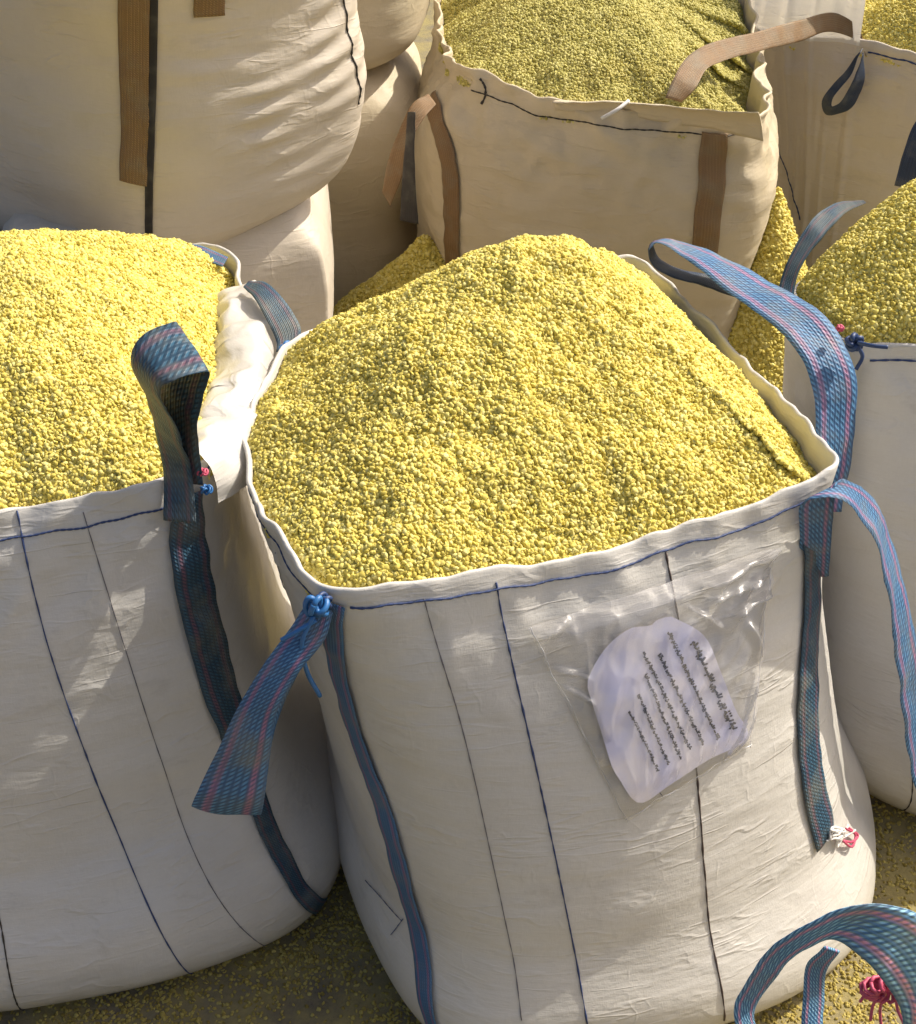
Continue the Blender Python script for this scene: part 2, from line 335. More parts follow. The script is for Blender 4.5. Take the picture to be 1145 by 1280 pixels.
# ------------------------------------------------------------------ bags
class Bag:
    """Loft of a soft square sack. rings: (v, z, four corners, four bulges, corner softness)"""
    def __init__(s, rings, M=90, N=320, zc=(0, 0, 0, 0), tilt=(0, 0), wr=1.0, seed=0, crumple=1.0, gather=0.0, drape=None):
        s.M, s.N = M, N
        v = np.linspace(0, 1, M); vv = [r[0] for r in rings]
        z = interp_h(vv, [r[1] for r in rings], v)
        C = interp_h(vv, np.array([r[2] for r in rings], float), v)
        Bg = interp_h(vv, np.array([r[3] for r in rings], float), v)
        sg = interp_h(vv, [r[4] for r in rings], v)
        u = np.arange(N)*4.0/N; e = u.astype(int); t = u-e
        P = np.zeros((M, N, 3))
        for i in range(M):
            a = C[i][e]; b = C[i][(e+1) % 4]; d = b-a
            n = np.stack((d[:, 1], -d[:, 0]), 1); n /= np.linalg.norm(n, axis=1)[:, None]+1e-9
            q = a + d*t[:, None] + n*(Bg[i][e]*4*t*(1-t))[:, None]
            k = np.fft.fftfreq(N, 4.0/N); H = np.exp(-2*(math.pi*k*max(sg[i], .01))**2)
            q = np.fft.ifft(np.fft.fft(q[:, 0]+1j*q[:, 1])*np.exp(-2*(math.pi*k*max(sg[i], .01))**2))
            P[i, :, 0] = q.real; P[i, :, 1] = q.imag; P[i, :, 2] = z[i]
        cz = np.zeros(N)
        for k in range(4):
            d = np.abs((u-k+2) % 4 - 2); cz += zc[k]*np.exp(-(d/.22)**2)
        P[:, :, 2] += cz[None, :]*(v**6)[:, None]
        P[:, :, 2] += ((P[:, :, 0]-P[:, :, 0].mean())*tilt[0] + (P[:, :, 1]-P[:, :, 1].mean())*tilt[1])*(1-.6*v)[:, None]
        s.P = P; nrm = s.normals()
        Q = P + seed*13.1; zlo = P[:, :, 2].min()
        vw = np.clip(v*8, 0, 1)[:, None]
        topw = np.clip((v-.62)/.38, 0, 1)[:, None]**1.3
        d = .016*noise3(Q*np.array((3, 3, 2.2))) + .0040*noise3(Q*np.array((4, 4, 13))) + .0016*noise3(Q*np.array((9, 9, 40)))
        rd = 1-np.abs(noise3(Q*np.array((7, 7, 8))+5))*2.2
        d += crumple*.010*topw*rd + crumple*.006*topw*noise3(Q*np.array((17, 17, 15))+3)
        ang = u[None, :]
        if gather: d += gather*np.maximum(0, noise3(np.stack(np.broadcast_arrays(ang*14, v[:, None]*1.2, 0*ang+seed), -1)))*(.3+.7*v[:, None])
        if drape:      # curved sag folds hanging between the corners of one face
            du_, z0, am, fr = drape
            rr = np.hypot((u[None, :]-du_)*.62, P[:, :, 2]-z0)
            ph = rr*fr + 2.2*noise3(P*np.array((3, 3, 3))+2)
            msk = np.exp(-((u[None, :]-.62)/.30)**2)*np.clip((P[:, :, 2]-zlo-.22)/.3, 0, 1)*np.clip(.5+noise3(P*5)*1.4, 0.1, 1)
            d = d + am*msk*np.sin(ph)
        s.P = P + nrm*(d*wr*vw)[..., None]
        s.P[:, :, 2] = np.maximum(s.P[:, :, 2], P[:, :, 2].min())
        rw = (v**10)[:, None]
        s.P[:, :, 2] += (rw*(.016*noise3(s.P*np.array((5, 5, 0))+seed) + .007*noise3(s.P*np.array((19, 19, 0))+seed)))
        s.Nrm = s.normals()
    def normals(s):
        Tu = np.roll(s.P, -1, 1)-np.roll(s.P, 1, 1); Tv = np.gradient(s.P, axis=0)
        n = np.cross(Tu, Tv); return n/(np.linalg.norm(n, axis=2)[..., None]+1e-9)
    def _bil(s, A, u, v):
        fu = (u % 4)*s.N/4; fv = np.clip(v, 0, 1)*(s.M-1)
        i = np.minimum(fv.astype(int), s.M-2); j = fu.astype(int) % s.N; a = fv-i; b = fu-np.floor(fu); j2 = (j+1) % s.N
        a = a[..., None]; b = b[..., None]
        return A[i, j]*(1-a)*(1-b)+A[i+1, j]*a*(1-b)+A[i, j2]*(1-a)*b+A[i+1, j2]*a*b
    def surf(s, u, v, off=0.0):
        u = np.asarray(u, float); v = np.asarray(v, float)
        p = s._bil(s.P, u, v); n = s._bil(s.Nrm, u, v); n = n/(np.linalg.norm(n, axis=-1)[..., None]+1e-9)
        return p + n*np.asarray(off)[..., None] if not np.isscalar(off) else p+n*off
    def inv(s, px, py):
        if not hasattr(s, 'pj'):
            s.pj = project(s.P); view = s.P-np.array((0, 0, CAMH)); s.ff = (view*s.Nrm).sum(-1) < 0
            s.dist = np.linalg.norm(view, axis=2)
        d = np.hypot(s.pj[..., 0]-px, s.pj[..., 1]-py) + np.where(s.ff, 0, 400)
        i, j = np.unravel_index(np.argmin(d), d.shape)
        u, v = j*4.0/s.N, i/(s.M-1)
        for _ in range(5):
            f = lambda a, b: project(s.surf(np.array(a), np.array(b)))
            h = .004; p0 = f(u, v); r = np.array((px, py))-p0
            J = np.stack(((f(u+h, v)-p0)/h, (f(u, min(v+h, 1))-f(u, min(v+h, 1)-h))/h), 1)
            try: dl = np.linalg.solve(J.T@J+np.eye(2)*50, J.T@r)
            except Exception: break
            u += np.clip(dl[0], -.05, .05); v = min(max(v+np.clip(dl[1], -.03, .03), 0), 1)
        return u, v
    def uv_path(s, pts, n):
        q = np.array([s.inv(*p) for p in pts])
        q[:, 0] = np.unwrap(q[:, 0]*math.pi/2)*2/math.pi
        return smooth_path(q, n)
    def body(s, name, mat, parent, hem=.009, depth=.12, closed=False):
        M, N = s.M, s.N; rows = [s.P[i] for i in range(M)]
        if not closed:
            top = s.P[-1]; nn = s.Nrm[-1].copy(); nn[:, 2] = 0; nn /= np.linalg.norm(nn, axis=1)[:, None]
            for ins, dz in ((.25, .35), (.6, .5), (1.0, .25), (1.3, -.3)):
                rows.append(top - nn*hem*ins + np.array((0, 0, hem*dz)))
            rows.append(top - nn*hem*1.6 + np.array((0, 0, -depth*.4)))
            rows.append(top - nn*hem*2.2 + np.array((0, 0, -depth)))
        V = np.concatenate(rows); R = len(rows); F = []
        for i in range(R-1):
            for j in range(N):
                k = (j+1) % N; F.append((i*N+j, i*N+k, (i+1)*N+k, (i+1)*N+j))
        V = np.concatenate((V, [s.P[0].mean(0)])); c = len(V)-1
        for j in range(N): F.append((c, (j+1) % N, j))
        if closed:
            cen = s.P[-1].mean(0); V = np.concatenate((V, [cen+np.array((0, 0, .06))])); c = len(V)-1
            for j in range(N): F.append((c, (R-1)*N+j, (R-1)*N+(j+1) % N))
        return build(name, V, F, mat, parent)
    def thread(s, pts, r, mat, parent, name='seam_thread', n=60, off=.0012):
        q = s.uv_path(pts, n); P = s.surf(q[:, 0], q[:, 1], off)
        rr = r*.85*(1+.35*np.sin(np.arange(n)*2.3)+.2*rng.normal(size=n)).clip(.5, 1.7)
        V, F = tube_geo(P, rr, 5); return build(name, V, F, mat, parent)
    def hem_thread(s, u0, u1, v, r, mat, parent, n=120, off=.0015):
        u = np.linspace(u0, u1, n); vv = v + .006*noise3(np.stack((u*7, u*0+v*9, u*0), 1))
        V, F = tube_geo(s.surf(u, vv, off), r*.8*(1+.3*np.sin(np.arange(n)*2.1)), 5); return build('hem_stitch', V, F, mat, parent)
    def sewn(s, pts, width, mat, parent, name='webbing_strap', n=70, m=9, off=.006, wav=.004, widths=None):
        q = s.uv_path(pts, n); c = s.surf(q[:, 0], q[:, 1]); nr = s._bil(s.Nrm, q[:, 0], q[:, 1])
        T = np.gradient(c, axis=0); side = np.cross(T, nr); side /= np.linalg.norm(side, axis=1)[:, None]+1e-9
        du = (s.surf(q[:, 0]+.01, q[:, 1])-c)/.01; dv = (s.surf(q[:, 0], np.minimum(q[:, 1]+.01, 1))-s.surf(q[:, 0], np.minimum(q[:, 1]+.01, 1)-.01))/.01
        G = np.zeros((n, m, 3)); w = np.full(n, width) if widths is None else np.interp(np.linspace(0, 1, n), np.linspace(0, 1, len(widths)), widths)
        for j, a in enumerate(np.linspace(-.5, .5, m)):
            d = side*(a*w)[:, None]
            A11 = (du*du).sum(1); A12 = (du*dv).sum(1); A22 = (dv*dv).sum(1); b1 = (du*d).sum(1); b2 = (dv*d).sum(1)
            det = A11*A22-A12*A12+1e-9; uu = q[:, 0]+(A22*b1-A12*b2)/det; v2 = q[:, 1]+(A11*b2-A12*b1)/det
            G[:, j] = s.surf(uu, np.clip(v2, 0, 1), off)
            G[:, j] += nr*(wav*noise3(G[:, j]*18+3)+wav*.4)[:, None]
        return ribbon(name, G, .0035, mat, parent)

def heap_mesh(bag, peak, power=1.0, drop=.02, inset=.022, nr=46, lump=.010, seed=0, rnd=.22):
    top = bag.P[-1]; nn = bag.Nrm[-1].copy(); nn[:, 2] = 0; nn /= np.linalg.norm(nn, axis=1)[:, None]
    inset = inset if np.isscalar(inset) else np.asarray(inset)[:, None]
    rim = (top - nn*inset)[::2]; rim[:, 2] -= drop; n = len(rim)
    ft = np.fft.fft(rim[:, 0]+1j*rim[:, 1]); fq = np.fft.fftfreq(n, 1/n); ft[np.abs(fq) > 1.5] = 0
    sm_ = np.fft.ifft(ft); soft = np.stack((sm_.real, sm_.imag, rim[:, 2]), 1)
    peak = np.array(peak, float); r = np.linspace(0, 1, nr)[1:]
    V = [peak + np.array((0, 0, -rnd*0))]; rows = []
    for a in r:
        k_ = min(1, a**1.6*1.02); p = peak + (rim*k_+soft*(1-k_)-peak)*a
        g = ((math.sqrt(1+rnd*rnd)-math.sqrt(a*a+rnd*rnd))/(math.sqrt(1+rnd*rnd)-rnd))**power   # cone with a rounded tip
        p[:, 2] = rim[:, 2] + (peak[2]-rim[:, 2])*g
        rows.append(p)
    V[0][2] = rows[0][:, 2].mean()+.001
    sk = (top - nn*.012)[::2].copy(); sk[:, 2] -= drop+.035+.35*(np.broadcast_to(np.ravel(inset), (len(top),))[::2]-.02).clip(0); r = np.append(r, 1.0); rows.append(sk)
    A = np.array(rows); w = np.clip((1-r)*10, .15, 1)[:, None]; w[-1] = 0
    A[..., 2] += (lump*1.6*noise3(A*np.array((5, 5, 0))+seed) + lump*.9*noise3(A*np.array((14, 14, 0))+seed) + lump*.5*noise3(A*np.array((38, 38, 0))+seed))*w
    Vv = np.concatenate((np.array(V), A.reshape(-1, 3))); F = []
    for j in range(n): F.append((0, 1+j, 1+(j+1) % n))
    for i in range(len(r)-1):
        for j in range(n):
            k = (j+1) % n; b = 1+i*n; F.append((b+j, b+n+j, b+n+k, b+k))
    return Vv, F

def grain_nodes(name, density, radius, mat, scale=(.45, 1.65), noise_mask=None, lift=.4):
    g = bpy.data.node_groups.new(name, 'GeometryNodeTree')
    g.interface.new_socket('Geometry', in_out='INPUT', socket_type='NodeSocketGeometry')
    g.interface.new_socket('Geometry', in_out='OUTPUT', socket_type='NodeSocketGeometry')
    N = g.nodes; L = g.links
    gi = N.new('NodeGroupInput'); go = N.new('NodeGroupOutput')
    dp = N.new('GeometryNodeDistributePointsOnFaces'); L.new(gi.outputs[0], dp.inputs['Mesh']); dp.inputs['Density'].default_value = density
    if noise_mask:
        nt = N.new('ShaderNodeTexNoise'); nt.inputs['Scale'].default_value = noise_mask[0]; nt.inputs['Detail'].default_value = 4
        mr = N.new('ShaderNodeMapRange'); mr.inputs[1].default_value = noise_mask[1]; mr.inputs[2].default_value = noise_mask[2]
        mr.inputs[3].default_value = noise_mask[3]*density; mr.inputs[4].default_value = density
        ps = N.new('GeometryNodeInputPosition'); L.new(ps.outputs[0], nt.inputs['Vector']); L.new(nt.outputs[0], mr.inputs[0]); L.new(mr.outputs[0], dp.inputs['Density'])
    rv = N.new('FunctionNodeRandomValue'); rv.data_type = 'FLOAT'; rv.inputs[2].default_value = -.5*radius; rv.inputs[3].default_value = radius*lift*2
    vm = N.new('ShaderNodeVectorMath'); vm.operation = 'SCALE'; L.new(dp.outputs['Normal'], vm.inputs[0]); L.new(rv.outputs[1], vm.inputs['Scale'])
    sp = N.new('GeometryNodeSetPosition'); L.new(dp.outputs['Points'], sp.inputs['Geometry']); L.new(vm.outputs[0], sp.inputs['Offset'])
    ic = N.new('GeometryNodeMeshIcoSphere'); ic.inputs['Radius'].default_value = radius; ic.inputs['Subdivisions'].default_value = 2
    nt2 = N.new('ShaderNodeTexNoise'); nt2.inputs['Scale'].default_value = 1.1/radius; nt2.inputs['Detail'].default_value = 1
    sub = N.new('ShaderNodeVectorMath'); sub.operation = 'SUBTRACT'; L.new(nt2.outputs['Color'], sub.inputs[0]); sub.inputs[1].default_value = (.5, .5, .5)
    sc = N.new('ShaderNodeVectorMath'); sc.operation = 'SCALE'; L.new(sub.outputs[0], sc.inputs[0]); sc.inputs['Scale'].default_value = radius*.9
    s2 = N.new('GeometryNodeSetPosition'); L.new(ic.outputs[0], s2.inputs['Geometry']); L.new(sc.outputs[0], s2.inputs['Offset'])
    ss = N.new('GeometryNodeSetShadeSmooth'); L.new(s2.outputs[0], ss.inputs[0])
    sm = N.new('GeometryNodeSetMaterial'); L.new(ss.outputs[0], sm.inputs[0]); sm.inputs['Material'].default_value = mat
    ip = N.new('GeometryNodeInstanceOnPoints'); L.new(sp.outputs[0], ip.inputs['Points']); L.new(sm.outputs[0], ip.inputs['Instance'])
    rr = N.new('FunctionNodeRandomValue'); rr.data_type = 'FLOAT_VECTOR'; rr.inputs[1].default_value = (6.28, 6.28, 6.28); L.new(rr.outputs[0], ip.inputs['Rotation'])
    rs = N.new('FunctionNodeRandomValue'); rs.data_type = 'FLOAT_VECTOR'; rs.inputs[0].default_value = (scale[0],)*3; rs.inputs[1].default_value = (scale[1],)*3
    rs.inputs['Seed'].default_value = 5; L.new(rs.outputs[0], ip.inputs['Scale'])
    j = N.new('GeometryNodeJoinGeometry'); L.new(ip.outputs[0], j.inputs[0]); L.new(gi.outputs[0], j.inputs[0]); L.new(j.outputs[0], go.inputs[0])
    return g
GR_MAIN = grain_nodes('granules_fine', 40000, .0044, SULF)
GR_CENTRE = grain_nodes('granules_shade_toned', 36000, .0046, SULF_C)
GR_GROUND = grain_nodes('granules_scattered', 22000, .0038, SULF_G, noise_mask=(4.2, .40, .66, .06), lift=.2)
GR_SPILL = grain_nodes('granules_spilled', 18000, .0055, SULF)

def stuff(name, V, F, mat, gn, label, cat, group=None):
    o = build(name, V, F, mat)
    md = o.modifiers.new('granules', 'NODES'); md.node_group = gn
    o['kind'] = 'stuff'; o['label'] = label; o['category'] = cat
    if group: o['group'] = group
    return o

def knot(ctr, r, rope, mat, parent, seed=0, tails=(), turns=5, squash=(1, 1, 1)):
    q = np.linspace(0, 1, 130); a = q*2*math.pi
    P = np.stack((np.cos(a*2)*(1+.45*np.cos(a*turns)), np.sin(a*2)*(1+.45*np.cos(a*turns)), .75*np.sin(a*turns)), 1)
    th = seed*1.7; Rz = np.array(((math.cos(th), -math.sin(th), 0), (math.sin(th), math.cos(th), 0), (0, 0, 1)))
    Rx = np.array(((1, 0, 0), (0, math.cos(th+.8), -math.sin(th+.8)), (0, math.sin(th+.8), math.cos(th+.8))))
    P = (P@Rz.T@Rx.T)*np.array(squash)*r*.7 + np.asarray(ctr)
    g = Geo(); g.tube(P, rope, 6)
    for t in tails: g.tube(smooth_path(t, 24), rope*.8, 6)
    return g.build('rope_knot', mat, parent)

# ------------------------------------------------------------------ the ground
gs = 70
gp = build('ground', [(-gs, -gs, 0), (gs, -gs, 0), (gs, gs, 0), (-gs, gs, 0)], [(0, 1, 2, 3)], GROUND); gp['kind'] = 'structure'
nx = 60
V = [(-1.9+4.2*i/nx, .7+3.6*j/nx, .004) for j in range(nx+1) for i in range(nx+1)]
F = [(j*(nx+1)+i, j*(nx+1)+i+1, (j+1)*(nx+1)+i+1, (j+1)*(nx+1)+i) for j in range(nx) for i in range(nx)]
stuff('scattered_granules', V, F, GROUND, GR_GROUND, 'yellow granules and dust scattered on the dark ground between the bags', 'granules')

# ------------------------------------------------------------------ the bag in the middle
c0 = xy(640, 800, .5)
bagM = empty('bulk_bag', (.3, 2.4, 0), 'big white bulk bag with a handwritten note in a clear plastic pouch on its front', 'bulk bag', 'open bulk bags heaped with yellow granules')
A, B, C, D = xy(408, 752, 1.15), xy(1052, 600, 1.15), xy(800, 318, 1.15), xy(362, 432, 1.15)
A0, B0, C0, D0 = xy(555, 1345, .0), xy(1080, 1205, .0), (.96, 3.02), (-.36, 2.72)
def lerp2(a, b, t): return tuple(a[i]*(1-t)+b[i]*t for i in range(2))
def mid(t): return [lerp2(p, q, t) for p, q in zip((A0, B0, C0, D0), (A, B, C, D))]
ins = lambda cs, k: [lerp2(p, (sum(c[0] for c in cs)/4, sum(c[1] for c in cs)/4), k) for p in cs]
M_ = Bag([(0, 0.0, ins(mid(0), .06), [.03]*4, .16), (.035, .022, mid(0), [.05]*4, .15), (.3, .32, mid(.3), [.10, .08, .05, .06], .17),
          (.7, .80, mid(.72), [.085, .06, .05, .09], .16), (.93, 1.07, mid(.94), [.045, .03, .04, .115], .085), (1, 1.15, mid(1), [.035, .02, .05, .125], .035)],
         M=130, N=420, zc=(.012, .03, .0, .01), seed=1, wr=.62)
M_.body('fabric_body', FAB_WHITE, bagM)

# ------------------------------------------------------------------ left bag
bagL = empty('bulk_bag', (-1.0, 2.5, 0), 'white bulk bag at the left with a dark loop standing up at its corner', 'bulk bag', 'open bulk bags heaped with yellow granules')
LB, LC = xy(240, 598, 1.15), xy(285, 322, 1.15)
LA = xy(-310, 662, 1.15); LD = (LA[0]+.02, LC[1]+.05)
LB0, LA0 = xy(408, 1165, 0), (-1.45, 1.70)
LC0, LD0 = (-.52, 3.05), (-1.5, 3.0)
L_ = Bag([(0, 0, ins([LA0, LB0, LC0, LD0], .05), [.04]*4, .14), (.035, .022, [LA0, LB0, LC0, LD0], [.06]*4, .13),
          (.4, .45, [lerp2(p, q, .40) for p, q in zip((LA0, LB0, LC0, LD0), (LA, LB, LC, LD))], [.10, .03, .05, .05], .12),
          (.92, 1.06, [lerp2(p, q, .93) for p, q in zip((LA0, LB0, LC0, LD0), (LA, LB, LC, LD))], [.05, .05, .05, .05], .06),
          (1, 1.15, [LA, LB, LC, LD], [.04, .085, .04, .04], .04)], M=110, N=340, zc=(0, .01, .02, 0), seed=2, wr=.8, crumple=1.3)
L_.body('fabric_body', FAB_LEFT, bagL)

# ------------------------------------------------------------------ right bag
bagR = empty('bulk_bag', (1.4, 2.9, 0), 'white bulk bag at the right edge with a blue rope knot at its corner', 'bulk bag', 'open bulk bags heaped with yellow granules')
RA, RB, RC, RD = xy(1058, 426, 1.2), (1.95, 2.55), (1.75, 3.60), xy(985, 366, 1.2)
RA0, RB0, RC0, RD0 = xy(1065, 1005, 0), (1.85, 2.10), (1.95, 3.3), (.92, 3.15)
R_ = Bag([(0, 0, ins([RA0, RB0, RC0, RD0], .05), [.03]*4, .15), (.035, .022, [RA0, RB0, RC0, RD0], [.04]*4, .14),
          (.5, .6, [lerp2(p, q, .5) for p, q in zip((RA0, RB0, RC0, RD0), (RA, RB, RC, RD))], [.07, .05, .05, .03], .12),
          (1, 1.2, [RA, RB, RC, RD], [.03, .05, .06, .01], .05)], M=90, N=300, seed=3)
R_.body('fabric_body', FAB_WHITE, bagR)

# ------------------------------------------------------------------ bag behind in the centre
bagC = empty('bulk_bag', (.5, 4.6, 0), 'tan bulk bag with brown straps standing behind, its heap half in shade', 'bulk bag', 'open bulk bags heaped with yellow granules')
CA, CB = xy(548, 128, 1.12), xy(948, 172, 1.12)
CC, CD = (CB[0]+.14, CB[1]+.95), (CA[0]+.00, CA[1]+.95)
TA, TB = xy(585, 98, 1.20), xy(950, 148, 1.18); TC, TD = (CC[0]-.05, CC[1]), (CD[0]-.02, CD[1])
cb = [CA, CB, CC, CD]
C_ = Bag([(0, 0, ins(cb, .06), [.03]*4, .14), (.035, .022, ins(cb, .01), [.05]*4, .13), (.45, .5, ins(cb, -.01), [.08]*4, .12),
          (.80, .94, ins(cb, -.035), [.09, .08, .07, .06], .10), (.88, 1.04, cb, [.09, .06, .05, .04], .08), (.95, 1.13, [TA, TB, TC, TD], [.075, .05, .05, .03], .05), (1, 1.18, [TA, TB, TC, TD], [.06, .04, .05, .03], .04)],
         M=100, N=320, zc=(.05, .0, .1, .1), seed=4, crumple=1.5, wr=1.5)
C_.body('fabric_body', FAB_TAN, bagC)

# ------------------------------------------------------------------ grey bag at upper right
bagG = empty('bulk_bag', (1.7, 4.9, 0), 'greyish tapered bulk bag at upper right with a short dark loop hanging at its corner', 'bulk bag', 'open bulk bags heaped with yellow granules')
GA = xy(1078, 60, 1.12); GD = xy(950, 62, 1.12)
GA = (GA[0], GA[1]); GD = (GD[0]-.02, GD[1]+.30); GB = (GA[0]+.85, GA[1]-.30); GC = (GA[0]+.75, GA[1]+.75)
GA0 = (GA[0]-.02, GA[1]-.06); GD0 = (GD[0]+.30, GD[1]-.15); GB0 = (GB[0], GB[1]); GC0 = (GC[0], GC[1])
G_ = Bag([(0, 0, [GA0, GB0, GC0, GD0], [.02]*4, .12), (.5, .6, [lerp2(p, q, .5) for p, q in zip((GA0, GB0, GC0, GD0), (GA, GB, GC, GD))], [.04, .06, .05, .03], .10),
          (1, 1.12, [GA, GB, GC, GD], [.03, .03, .03, .02], .05)], M=80, N=280, seed=5, zc=(.03, 0, 0, .03), gather=.02)
G_.body('fabric_body', FAB_CREAM, bagG)

# ------------------------------------------------------------------ closed bags stacked at left
bagU = empty('bulk_bag', (-.9, 3.8, 1.0), 'full closed cream bulk bag stacked high at upper left with a wide brown corner strap', 'bulk bag', 'closed bulk bags stacked behind')
pA = aty(188, 285, 3.30); pB = aty(462, 190, 3.62); UA = (pA[0], 3.30); UB = (pB[0]+.02, 3.66)
UC = (UB[0]-.55, UB[1]+.75); UD = (UA[0]-.75, UA[1]+.50); uu = [UA, UB, UC, UD]
zb = 1.02
U_ = Bag([(0, zb, ins(uu, .16), [.02]*4, .2), (.06, zb+.05, ins(uu, .07), [.04]*4, .17), (.22, zb+.24, ins(uu, -.005), [.06]*4, .12), (.5, zb+.55, ins(uu, .02), [.06]*4, .10), (.85, zb+.98, ins(uu, .02), [.05]*4, .12), (1, zb+1.1, ins(uu, .3), [.05]*4, .2)],
         M=110, N=320, seed=6, wr=1.15, crumple=.3, tilt=(.20, .10), drape=(.33, zb+1.25, .010, 95))
U_.body('fabric_body', FAB_CREAM, bagU, closed=True)
bagV = empty('bulk_bag', (-.8, 3.9, 0), 'cream bulk bag under the stacked one with a sunlit triangle at its edge', 'bulk bag', 'closed bulk bags stacked behind')
VB = aty(399, 330, 3.52); VB = (VB[0], 3.52); VA = (VB[0]-.85, VB[1]-.22); VC = (VB[0]-.12, VB[1]+.9); VD = (VA[0]-.1, VA[1]+.9); vv_ = [VA, VB, VC, VD]
V_ = Bag([(0, 0, ins(vv_, .03), [.02]*4, .06), (.05, .03, vv_, [.03]*4, .05), (.5, .5, vv_, [.03]*4, .022), (.9, 1.0, vv_, [.03]*4, .03), (1, 1.09, ins(vv_, .12), [.03]*4, .12)], M=70, N=240, seed=7, crumple=.2, wr=.7)
V_.body('fabric_body', FAB_CREAM, bagV, closed=True)
bagW = empty('bulk_bag', (-.1, 5.1, 0), 'shaded tan bulk bag in the gap between the left stack and the centre bag', 'bulk bag', 'closed bulk bags stacked behind')
w0 = aty(505, 200, 4.75)[0]; ww_ = [(w0-.85, 4.62), (w0, 4.72), (w0-.05, 5.6), (w0-.9, 5.5)]
W_ = Bag([(0, 0, ins(ww_, .05), [.03]*4, .13), (.05, .03, ww_, [.05]*4, .12), (.5, .45, ww_, [.07]*4, .12), (.9, .98, ww_, [.05]*4, .12), (1, 1.08, ins(ww_, .2), [.04]*4, .2)], M=70, N=240, seed=8, crumple=.4)
W_.body('fabric_body', FAB_TAN, bagW, closed=True)
bagX = empty('bulk_bag', (-.1, 5.0, 1.08), 'rounded tan bulk bag on top of the shaded one in the gap', 'bulk bag', 'closed bulk bags stacked behind')
x0 = aty(535, 20, 4.75)[0]; xx_ = [(x0-.95, 4.55), (x0-.05, 4.66), (x0-.05, 5.6), (x0-.95, 5.5)]; zx = 1.06
X_ = Bag([(0, zx, ins(xx_, .2), [.03]*4, .2), (.08, zx+.05, ins(xx_, .08), [.05]*4, .18), (.3, zx+.28, ins(xx_, -.01), [.07]*4, .14), (.8, zx+.9, xx_, [.05]*4, .12), (1, zx+1.05, ins(xx_, .25), [.04]*4, .2)], M=70, N=240, seed=9, crumple=.4)
X_.body('fabric_body', FAB_TAN, bagX, closed=True)
bagY = empty('bulk_bag', (-1.9, 3.9, 0), 'grey bulk bag top just showing beneath the stacked bag at the left edge', 'bulk bag', 'closed bulk bags stacked behind')
yy_ = [(-2.1, 3.05), (-1.27, 3.18), (-1.38, 4.1), (-2.2, 4.0)]
Y_ = Bag([(0, 0, ins(yy_, .05), [.03]*4, .13), (.05, .03, yy_, [.04]*4, .12), (.9, .95, yy_, [.04]*4, .1), (1, 1.03, ins(yy_, .1), [.03]*4, .14)], M=60, N=200, seed=10)
Y_.body('fabric_body', FAB_LEFT, bagY, closed=True)
# rows further back
for k, (bx, by, hh, lab) in enumerate(((2.35, 6.2, 1.0, 'dull tan bulk bag far back at the upper right corner'),)):
    e = empty('bulk_bag', (bx, by, 0), lab, 'bulk bag', 'closed bulk bags stacked behind')
    q = [(bx-.5, by-.5), (bx+.5, by-.45), (bx+.5, by+.5), (bx-.5, by+.5)]
    Bag([(0, 0, ins(q, .05), [.03]*4, .13), (.05, .03, q, [.05]*4, .12), (.9, hh, q, [.05]*4, .11), (1, hh+.1, ins(q, .2), [.04]*4, .2)], M=50, N=180, seed=20+k).body('fabric_body', FAB_TAN, e, closed=True)

# ------------------------------------------------------------------ heaps
def heap(bag, peak, label, mat=None, gn=None, **kw):
    Vh, Fh = heap_mesh(bag, peak, **kw)
    return stuff('granule_heap', Vh, Fh, mat or SULF, gn or GR_MAIN, label, 'granules', 'heaps of yellow granules')
um = np.arange(M_.N)*4.0/M_.N
cor = lambda k, w: np.exp(-(((um-k+2) % 4-2)/w)**2)
im = .020 + .085*cor(1, .20) + .040*cor(0, .10) + .030*cor(1.5, .42) + .03*cor(2, .2) + .010*noise3(np.stack((um*5, um*0, um*0), 1))
heap(M_, aty(666, 308, 2.58), 'largest mound of yellow granules, in the middle bag with the note', seed=1, drop=.010, power=.90, inset=im, rnd=.24, lump=.014)
ul = np.arange(L_.N)*4.0/L_.N
il = .022 + .06*np.exp(-(((ul-1.6+2) % 4-2)/.4)**2)
heap(L_, aty(10, 322, 2.62), 'mound of bright yellow granules in the left bag behind the upright loop', seed=2, drop=.015, power=.80, rnd=.35, inset=il)
heap(R_, (1.36, 3.05, 1.49), 'mound of yellow granules at the right edge behind the blue rope knot', seed=3, power=.74, rnd=.4, drop=.004, inset=.010)
uc = np.arange(C_.N)*4.0/C_.N
ic_ = .022 + .15*np.exp(-(((uc-1.35+2) % 4-2)/.45)**2)
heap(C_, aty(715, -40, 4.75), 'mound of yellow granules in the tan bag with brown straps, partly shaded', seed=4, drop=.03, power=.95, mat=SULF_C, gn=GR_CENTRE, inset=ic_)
heap(G_, ((GB[0]+GC[0]+GA[0])/3, (GB[1]+GC[1]+GA[1])/3+.1, 1.42), 'small corner of a yellow mound at the upper right of the photo', seed=5)

